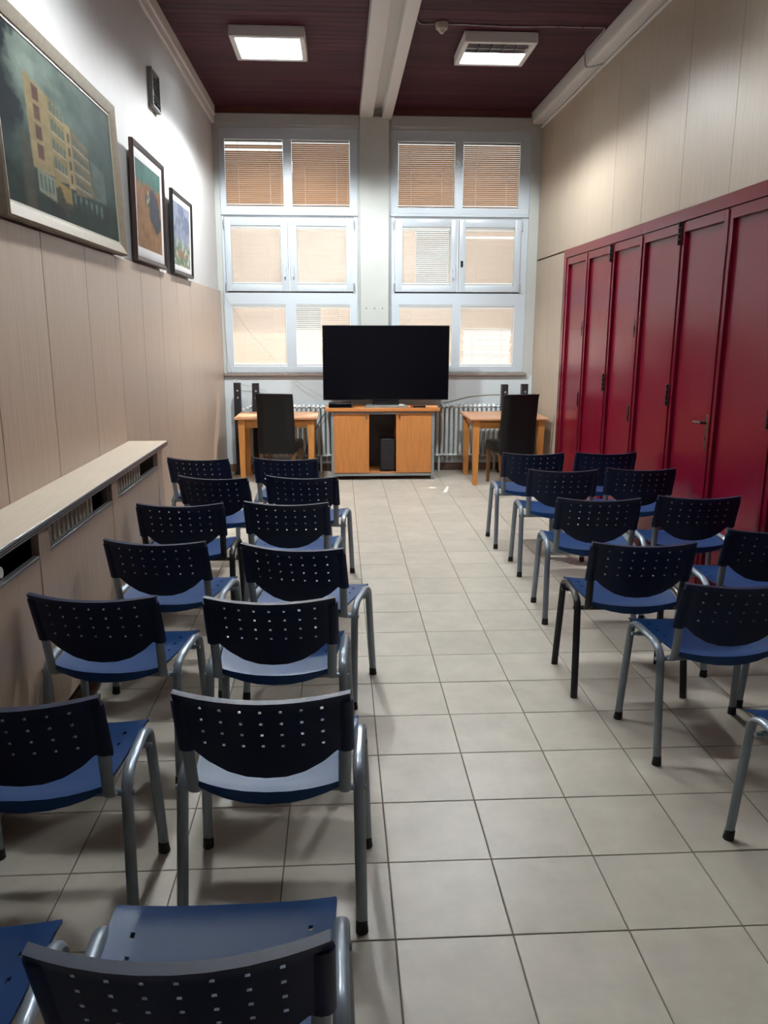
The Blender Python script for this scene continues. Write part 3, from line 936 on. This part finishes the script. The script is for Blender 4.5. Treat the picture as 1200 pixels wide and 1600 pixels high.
# seat shell
su = [-1, -.93, -.80, -.76, -.55, -.3, 0, .3, .55, .76, .80, .93, 1]
sv = [0, .03, .08, .16, .22, .255, .37, .405, .52, .555, .7, .82, .90, .95, .985, 1.0]
def seat_P(i, j, l):
    u, v = su[i], sv[j]
    hw = .236 - .034 * v ** 1.5
    if v < .03: hw -= .003
    x = u * hw
    y = .222 - .40 * min(v, .987) - .042 * (1 - u * u) * v
    z = .462 - .006 * v
    z -= .014 * (1 - u * u) * math.sin(math.pi * min(1, max(0, v)) ) ** .8 if 0 < v < 1 else 0
    if v < .16: z -= .016 * (1 - v / .16) ** 2
    if v > .95: z -= (.032 if v > .99 else .003) * (1 - .75 * u * u)
    z += .010 * abs(u) ** 3
    if l: z -= .008
    return (x, y, z)
def seat_keep(i, j):
    hc = abs(abs((su[i] + su[i + 1]) / 2) - .78) < .005
    return not (hc and any(abs((sv[j] + sv[j + 1]) / 2 - q) < .01 for q in (.2375, .3875, .5375)))
bm = B(); shell(bm, len(su) - 1, len(sv) - 1, seat_keep, seat_P)
ME_seat = mesh('seat', bm, 'seat', True, .7)

def frame_bm(s, z0=.012):
    bm = B()
    pts = fillet([(s * .262, .192, z0), (s * .246, .155, .452), (s * .243, .11, .472), (s * .243, -.075, .468), (s * .246, -.135, .44), (s * .254, -.195, z0)], .065, 6)
    tube(bm, pts, .0165, .0118, n=12)
    return bm
ME_fr, ME_frb = [], []
for s in (-1, 1):
    ME_fr.append(mesh('side_frame', frame_bm(s), 'tube')); ME_frb.append(mesh('side_frame', frame_bm(s, 0.0), 'tubeb'))
def foot_me(s, y, x):
    bm = B(); cyl(bm, (s * x, y, 0), (s * (x - .0015), y - (.003 if y > 0 else -.003), .036), .0185, 12, .0165)
    return mesh('rubber_foot', bm, 'rubber')
ME_ft = [[foot_me(s, .192, .262), foot_me(s, -.195, .254)] for s in (-1, 1)]
def bars(m):
    out = []
    for y, z in ((.10, .432), (-.135, .420)):
        bm = B(); tube(bm, [(-.243, y, z), (.243, y, z)], .011, .009, lat=(0, 0, 1), n=8)
        for s in (-1, 1): cyl(bm, (s * .243, y, z), (s * .266, y, z), .008, 8)
        for s in (-1, 1): box(bm, s * .17 - .015, y - .014, z + .004, s * .17 + .015, y + .014, z + .016)
        out.append(mesh('crossbar', bm, m))
    return out
ME_bar, ME_barb = bars('tube'), bars('tubeb')
def posts(m):
    out = []
    for s in (-1, 1):
        bm = B()
        tube(bm, fillet([(s * .205, -.12, .420), (s * .207, -.170, .424), (s * .211, -.20 - (.60 - .58) * .33 + .004, .60), (s * .212, -.20 - (.68 - .58) * .33 + .004, .68)], .03, 4), .017, .008, n=10)
        out.append(mesh('back_post', bm, m))
    return out
ME_post, ME_postb = posts('tube'), posts('tubeb')

def build_chair(black):
    t = thing('conference_chair', 'x', 'chair', (0, 0, 0), 0, 'blue and black perforated conference chairs in rows')
    put('seat', ME_seat, t)
    b = put('backrest', ME_back, t)
    for k in range(2):
        put('sleeve', ME_sl[k], b)
        f = put('side_frame', (ME_frb if black else ME_fr)[k], t)
        if not black:
            for q in range(2): put('rubber_foot', ME_ft[k][q], f)
        put('back_post', (ME_postb if black else ME_post)[k], t)
        put('crossbar', (ME_barb if black else ME_bar)[k], t)
    return t
# back-top centre (x, y), yaw in degrees, black frame?, label
L = 'blue chair with navy perforated back, '
CH = [
    (-.800, .985, 3, 0, L + 'cut by the lower left corner of the photo'),
    (-.250, 1.035, .2, 0, L + 'nearest the camera, cut by the bottom edge'),
    (-.840, 1.885, 1, 0, L + 'cut by the left edge, second row from camera'),
    (-.208, 1.893, -2.9, 0, L + 'second from the camera left of the aisle'),
    (-.870, 2.694, -6.5, 0, L + 'beside the middle bay of the radiator cover'),
    (-.248, 2.640, -2.9, 0, L + 'third from the camera left of the aisle'),
    (-.818, 3.434, -8, 0, L + 'beside the farthest bay of the radiator cover'),
    (-.213, 3.315, -14, 0, L + 'fourth from camera left of the aisle, turned clockwise'),
    (-.852, 4.204, -1, 1, 'blue chair with black legs in the left block near the radiator cover end'),
    (-.293, 4.214, -6.5, 0, L + 'fifth from the camera left of the aisle'),
    (-.803, 4.994, -13, 0, L + 'twisted clockwise, left block, second row from the front'),
    (-.246, 4.990, -8.5, 0, L + 'at the aisle, left block, second row from the front'),
    (-1.022, 5.75, -11, 0, L + 'front row far left beyond the radiator cover'),
    (-.392, 5.72, -7, 0, L + 'front row, directly behind the left leather chair'),
    (1.57, 1.865, 2, 0, L + 'lower right edge, only front leg and seat corner visible'),
    (1.488, 2.725, 2, 0, L + 'largest right of the aisle, cut by the right edge'),
    (1.325, 3.30, -2.8, 1, 'blue chair with black legs without rubber feet, right of the aisle'),
    (1.425, 4.24, -5.0, 0, L + 'right of the aisle, ahead of the black legged chair'),
    (1.48, 5.16, -4.2, 0, L + 'right of the aisle, second row from the front'),
    (1.458, 5.90, -2.5, 0, L + 'front row, directly behind the right leather chair'),
    (2.058, 2.80, 0, 0, L + 'out of frame at right edge, only legs visible'),
    (2.030, 3.50, -2, 0, L + 'at the red doors, cut by the right edge'),
    (2.005, 4.27, -4.0, 0, L + 'beside the red door with the lever handle'),
    (2.020, 5.19, -4.5, 0, L + 'by the red doors, second row from the front'),
    (2.015, 5.90, -2.4, 0, L + 'by the red doors, front row far right'),
]
protos = {}
for x, y, d, blk, lab in CH:
    a = math.radians(d)
    # the chair's base lies 0.275 m ahead of the top of its back
    loc = (x - .272 * math.sin(a), y + .272 * math.cos(a), 0)
    if blk not in protos:
        t = build_chair(blk); t.location = loc; t.rotation_euler = (0, 0, a); t['label'] = lab; protos[blk] = t
    else:
        copy_thing(protos[blk], loc, a, lab)

# ------------------------------------------------------------------ TV cabinet
cb = thing('tv_cabinet', 'orange cherry cabinet with grey metal legs carrying the television', 'cabinet', (.49, 9.19, 0))
cx, cyy = .49, 9.19
def cpart(name, m, x0, y0, z0, x1, y1, z1, bev=.002, parent=None):
    return obj(name, bx(x0 - cx, y0 - cyy, z0, x1 - cx, y1 - cyy, z1, bev=bev), m, parent or cb)
cpart('top_board', 'wood_d', -.157, 8.935, .776, 1.127, 9.42, .812, .004)
for x0 in (-.093, 1.037):
    for y0 in (8.965, 9.36):
        cpart('leg', 'grey', x0, y0, .0, x0 + .034, y0 + .034, .7755)
bm = B()
for z0 in (.044, .742):
    box(bm, -.059 - cx, 8.967 - cyy, z0, 1.037 - cx, 8.997 - cyy, z0 + .03, bev=.002)
    box(bm, -.059 - cx, 9.362 - cyy, z0, 1.037 - cx, 9.392 - cyy, z0 + .03, bev=.002)
    for xx in (-.091, 1.039): box(bm, xx - cx, 8.999 - cyy, z0, xx + .03 - cx, 9.36 - cyy, z0 + .03, bev=.002)
obj('rail', bm, 'grey', cb)
cpart('bottom_board', 'wood_d', -.055, 8.972, .0745, 1.033, 9.39, .092)
cpart('back_board', 'walnut', -.055, 9.375, .093, 1.033, 9.39, .741)  # darker than the orange boards, standing in for shade inside the cabinet
for x0 in (.318, .640): cpart('partition', 'wood_d', x0, 8.985, .0925, x0 + .016, 9.374, .741)
for x0 in (-.057, 1.018): cpart('side_board', 'wood_d', x0, 8.99, .0925, x0 + .014, 9.374, .741)
for x0, x1, kx in ((-.062, .332, .302), (.637, 1.036, .672)):
    d_ = cpart('door', 'wood_v', x0, 8.962, .082, x1, 8.984, .752)
    bm = B()
    cyl(bm, (kx - cx, 8.962 - cyy, .725), (kx - cx, 8.950 - cyy, .725), .009, 10)
    box(bm, kx - .006 - cx, 8.945 - cyy, .69, kx + .006 - cx, 8.949 - cyy, .722)
    obj('key', bm, 'chrome', d_)
# subwoofer inside
sb = thing('subwoofer', 'black subwoofer box standing inside the open middle of the cabinet', 'speaker', (.545, 9.12, .0925))
obj('body', bx(-.085, -.12, 0, .085, .15, .37, bev=.006), 'bezel', sb)
obj('grille', bx(-.075, -.128, .02, .075, -.1201, .35, bev=.004), 'cloth', sb)

# television
tv = thing('television', 'large black flat screen television on the orange cabinet', 'television', (.533, 9.17, .8125))
tb = .8125
obj('bezel', bx(-.712, -.012, .885 - tb, .712, .035, 1.712 - tb, bev=.004), 'bezel', tv)
obj('screen', bx(-.703, -.0135, .897 - tb, .703, -.0121, 1.704 - tb), 'screen', tv, False)
obj('back_housing', bx(-.5, .0351, .93 - tb, .5, .06, 1.45 - tb, bev=.01), 'bezel', tv)
bm = B(); box(bm, -.15, .005, .012, .15, .03, .0724, bev=.004)
obj('neck', bm, 'bezel', tv)
bm = B()
p = [(-.245, -.12, .012), (.235, -.12, .012), (.20, .10, .018), (-.21, .10, .018)]
top = [bm.verts.new(q) for q in p]; bot = [bm.verts.new((q[0], q[1], 0)) for q in p]
bm.faces.new(top); bm.faces.new(bot[::-1])
for i in range(4): bm.faces.new((bot[i], bot[(i + 1) % 4], top[(i + 1) % 4], top[i]))
obj('stand', bm, 'grey', tv)
bm = B(); cyl(bm, (-.03, -.1202, .007), (-.03, -.1215, .007), .006, 10); obj('badge', bm, 'chrome', tv)

mp_ = thing('media_box', 'low black media box on the cabinet under the left of the television', 'media box', (.012, 9.12, .8125))
obj('case', bx(-.13, -.11, 0, .13, .11, .05, bev=.006), 'bezel', mp_)
obj('front_panel', bx(-.12, -.1115, .008, .12, -.1101, .042), 'screen', mp_, False)
rm = thing('remote_control', 'small dark remote lying on the right of the cabinet top', 'remote', (.90, 9.03, .8125), .2)
obj('case', bx(-.07, -.022, 0, .07, .022, .02, bev=.006, seg=2), 'bezel', rm)
bm = B()
for i in range(5):
    for j in range(2): cyl(bm, (-.05 + i * .022, -.009 + j * .018, .0195), (-.05 + i * .022, -.009 + j * .018, .022), .005, 8)
obj('buttons', bm, 'grey', rm)
tag(obj('small_red_case', bx(.80, 9.06, .8125, .86, 9.10, .828, bev=.004), mat('dull_red_plastic', (.30, .06, .05), .5)), 'tiny dull red case lying left of the remote on the cabinet', 'case')

# ------------------------------------------------------------------ tables
def table(label, x0, x1, y0, y1, h):
    t = thing('wooden_table', label, 'table', ((x0 + x1) / 2, (y0 + y1) / 2, 0), 0, 'small beech tables beside the television')
    a, b = (x1 - x0) / 2, (y1 - y0) / 2
    obj('tabletop', bx(-a, -b, h - .024, a, b, h, bev=.004), 'woodt', t)
    for sx in (-1, 1):
        for sy_ in (-1, 1):
            bm = B(); taper(bm, sx * (a - .075), sy_ * (b - .06), 0, h - .0245, .026, .026, .036, .036)
            obj('leg', bm, 'wood', t)
    for sy_ in (-1, 1):
        obj('apron', bx(-a + .112, sy_ * (b - .06) - .010, h - .115, a - .112, sy_ * (b - .06) + .010, h - .0245), 'wood', t, False)
    for sx in (-1, 1):
        obj('apron', bx(sx * (a - .075) - .010, -b + .097, h - .115, sx * (a - .075) + .010, b - .097, h - .0245), 'wood', t, False)
    return t
table('beech table left of the television against the radiator', -1.135, -.235, 8.72, 9.375, .737)
table('beech table right of the television by the red doors', 1.405, 2.262, 8.55, 9.34, .737)

# ------------------------------------------------------------------ high back leather chairs
def leather_chair(label, loc, d):
    t = thing('dining_chair', label, 'chair', loc, math.radians(d), 'black leather high back chairs at the tables')
    # facing +Y, back towards the viewer
    bm = B()
    prof = [(-.205, .36), (-.20, .46), (-.215, .70), (-.245, .92), (-.262, 1.005)]
    n = len(prof)
    def P(i, j, l):
        q = [-.198, -.19, -.10, 0, .10, .19, .198][i]
        y, z = prof[j]
        wd = 1.0 - .03 * (z - .36) / .65 * 0
        th = .058 - .012 * j / (n - 1)
        edge = .010 if i in (0, 6) else 0
        return (q * wd, y + (th - edge if l else edge), z + (-.008 if i in (0, 6) and j == n - 1 else 0))
    shell(bm, 6, n - 1, lambda i, j: True, P)
    bk = obj('backrest', bm, 'leather', t, True, .9)
    mod = bk.modifiers.new('round', 'BEVEL'); mod.width = .012; mod.segments = 3; mod.limit_method = 'ANGLE'; mod.angle_limit = .9
    bm = B(); box(bm, -.21, -.150, .37, .21, .245, .475, bev=.028, seg=3)
    obj('seat', bm, 'leather', t)
    bm = B(); tube(bm, [(-.198, -.262 - .001, 1.0), (.198, -.262 - .001, 1.0)], .005, n=8)
    for sx in (-1, 1):
        bm2 = B(); taper(bm2, sx * .175, .205, 0, .372, .014, .014, .021, .021, 0, .012)
        obj('leg', bm2, 'legw', t)
        bm2 = B(); taper(bm2, sx * .175, -.155, 0, .375, .014, .014, .021, .021, 0, -.06)
        obj('leg', bm2, 'legw', t)
    obj('top_piping', bm, 'leather', t)
    return t
leather_chair('black leather high back chair at the left table, back to the camera', (-.647, 8.80, 0), -9)
leather_chair('black leather high back chair at the right table, turned towards the television', (1.87, 8.63, 0), 10)

# ------------------------------------------------------------------ tower speakers
def speaker(label, x, y, h):
    t = thing('tower_speaker', label, 'speaker', (x, y, 0), 0, 'slim black tower speakers')
    obj('cabinet', bx(-.04, -.032, .03, .04, .032, h, bev=.004), 'bezel', t)
    obj('grille', bx(-.036, -.037, .10, .036, -.0321, h - .012, bev=.003), 'cloth', t)
    obj('base', bx(-.06, -.045, 0, .06, .034, .0299, bev=.006), 'bezel', t)
    bm = B()
    for z in (h - .09, h - .17): cyl(bm, (.004, -.037, z), (.004, -.039, z), .012, 14, .009)
    obj('driver_cone', bm, 'ventm', t)
    return t
speaker('slim black tower speaker in the left corner by the panelled wall', -1.172, 9.428, 1.066)
speaker('slim black tower speaker behind the left table, just left of the leather chair', -.962, 9.428, 1.06)
speaker('slim black tower speaker behind the right table, left of the leather chair top', 1.94, 9.41, 1.043)
speaker('slim black tower speaker in the right corner behind the leather chair', 2.176, 9.41, 1.047)

# ------------------------------------------------------------------ cables
def cable(label, pts, r, m, name='cable'):
    bm = B(); tube(bm, fillet(pts, .12, 5), r, n=6)
    return tag(obj(name, bm, m), label, 'cable')
cable('thin grey wire hanging from the left window corner down to the tower speakers', [(-1.315, 9.59, 2.09), (-1.306, 9.575, 1.63), (-1.275, 9.545, 1.24), (-1.18, 9.53, 1.05), (-1.05, 9.55, 1.02), (-.85, 9.57, .96)], .0025, 'wiret')
cable('thin grey wire sagging diagonally across the lower left window to the television', [(-1.31, 9.592, 2.07), (-1.05, 9.58, 1.66), (-.72, 9.55, 1.30), (-.45, 9.55, 1.03), (-.20, 9.54, .89)], .002, 'wiret')
cable('black cable hanging off the left end of the television cabinet', [(-.105, 9.432, .80), (-.16, 9.44, .72), (-.235, 9.44, .61), (-.345, 9.44, .39), (-.43, 9.44, .20), (-.41, 9.43, .008)], .005, 'wireb')
cable('thick grey-green cable arching from behind the television to the right speaker', [(1.22, 9.44, .825), (1.34, 9.44, .845), (1.50, 9.44, .893), (1.70, 9.44, .915), (1.885, 9.40, .922)], .009, 'conduit')
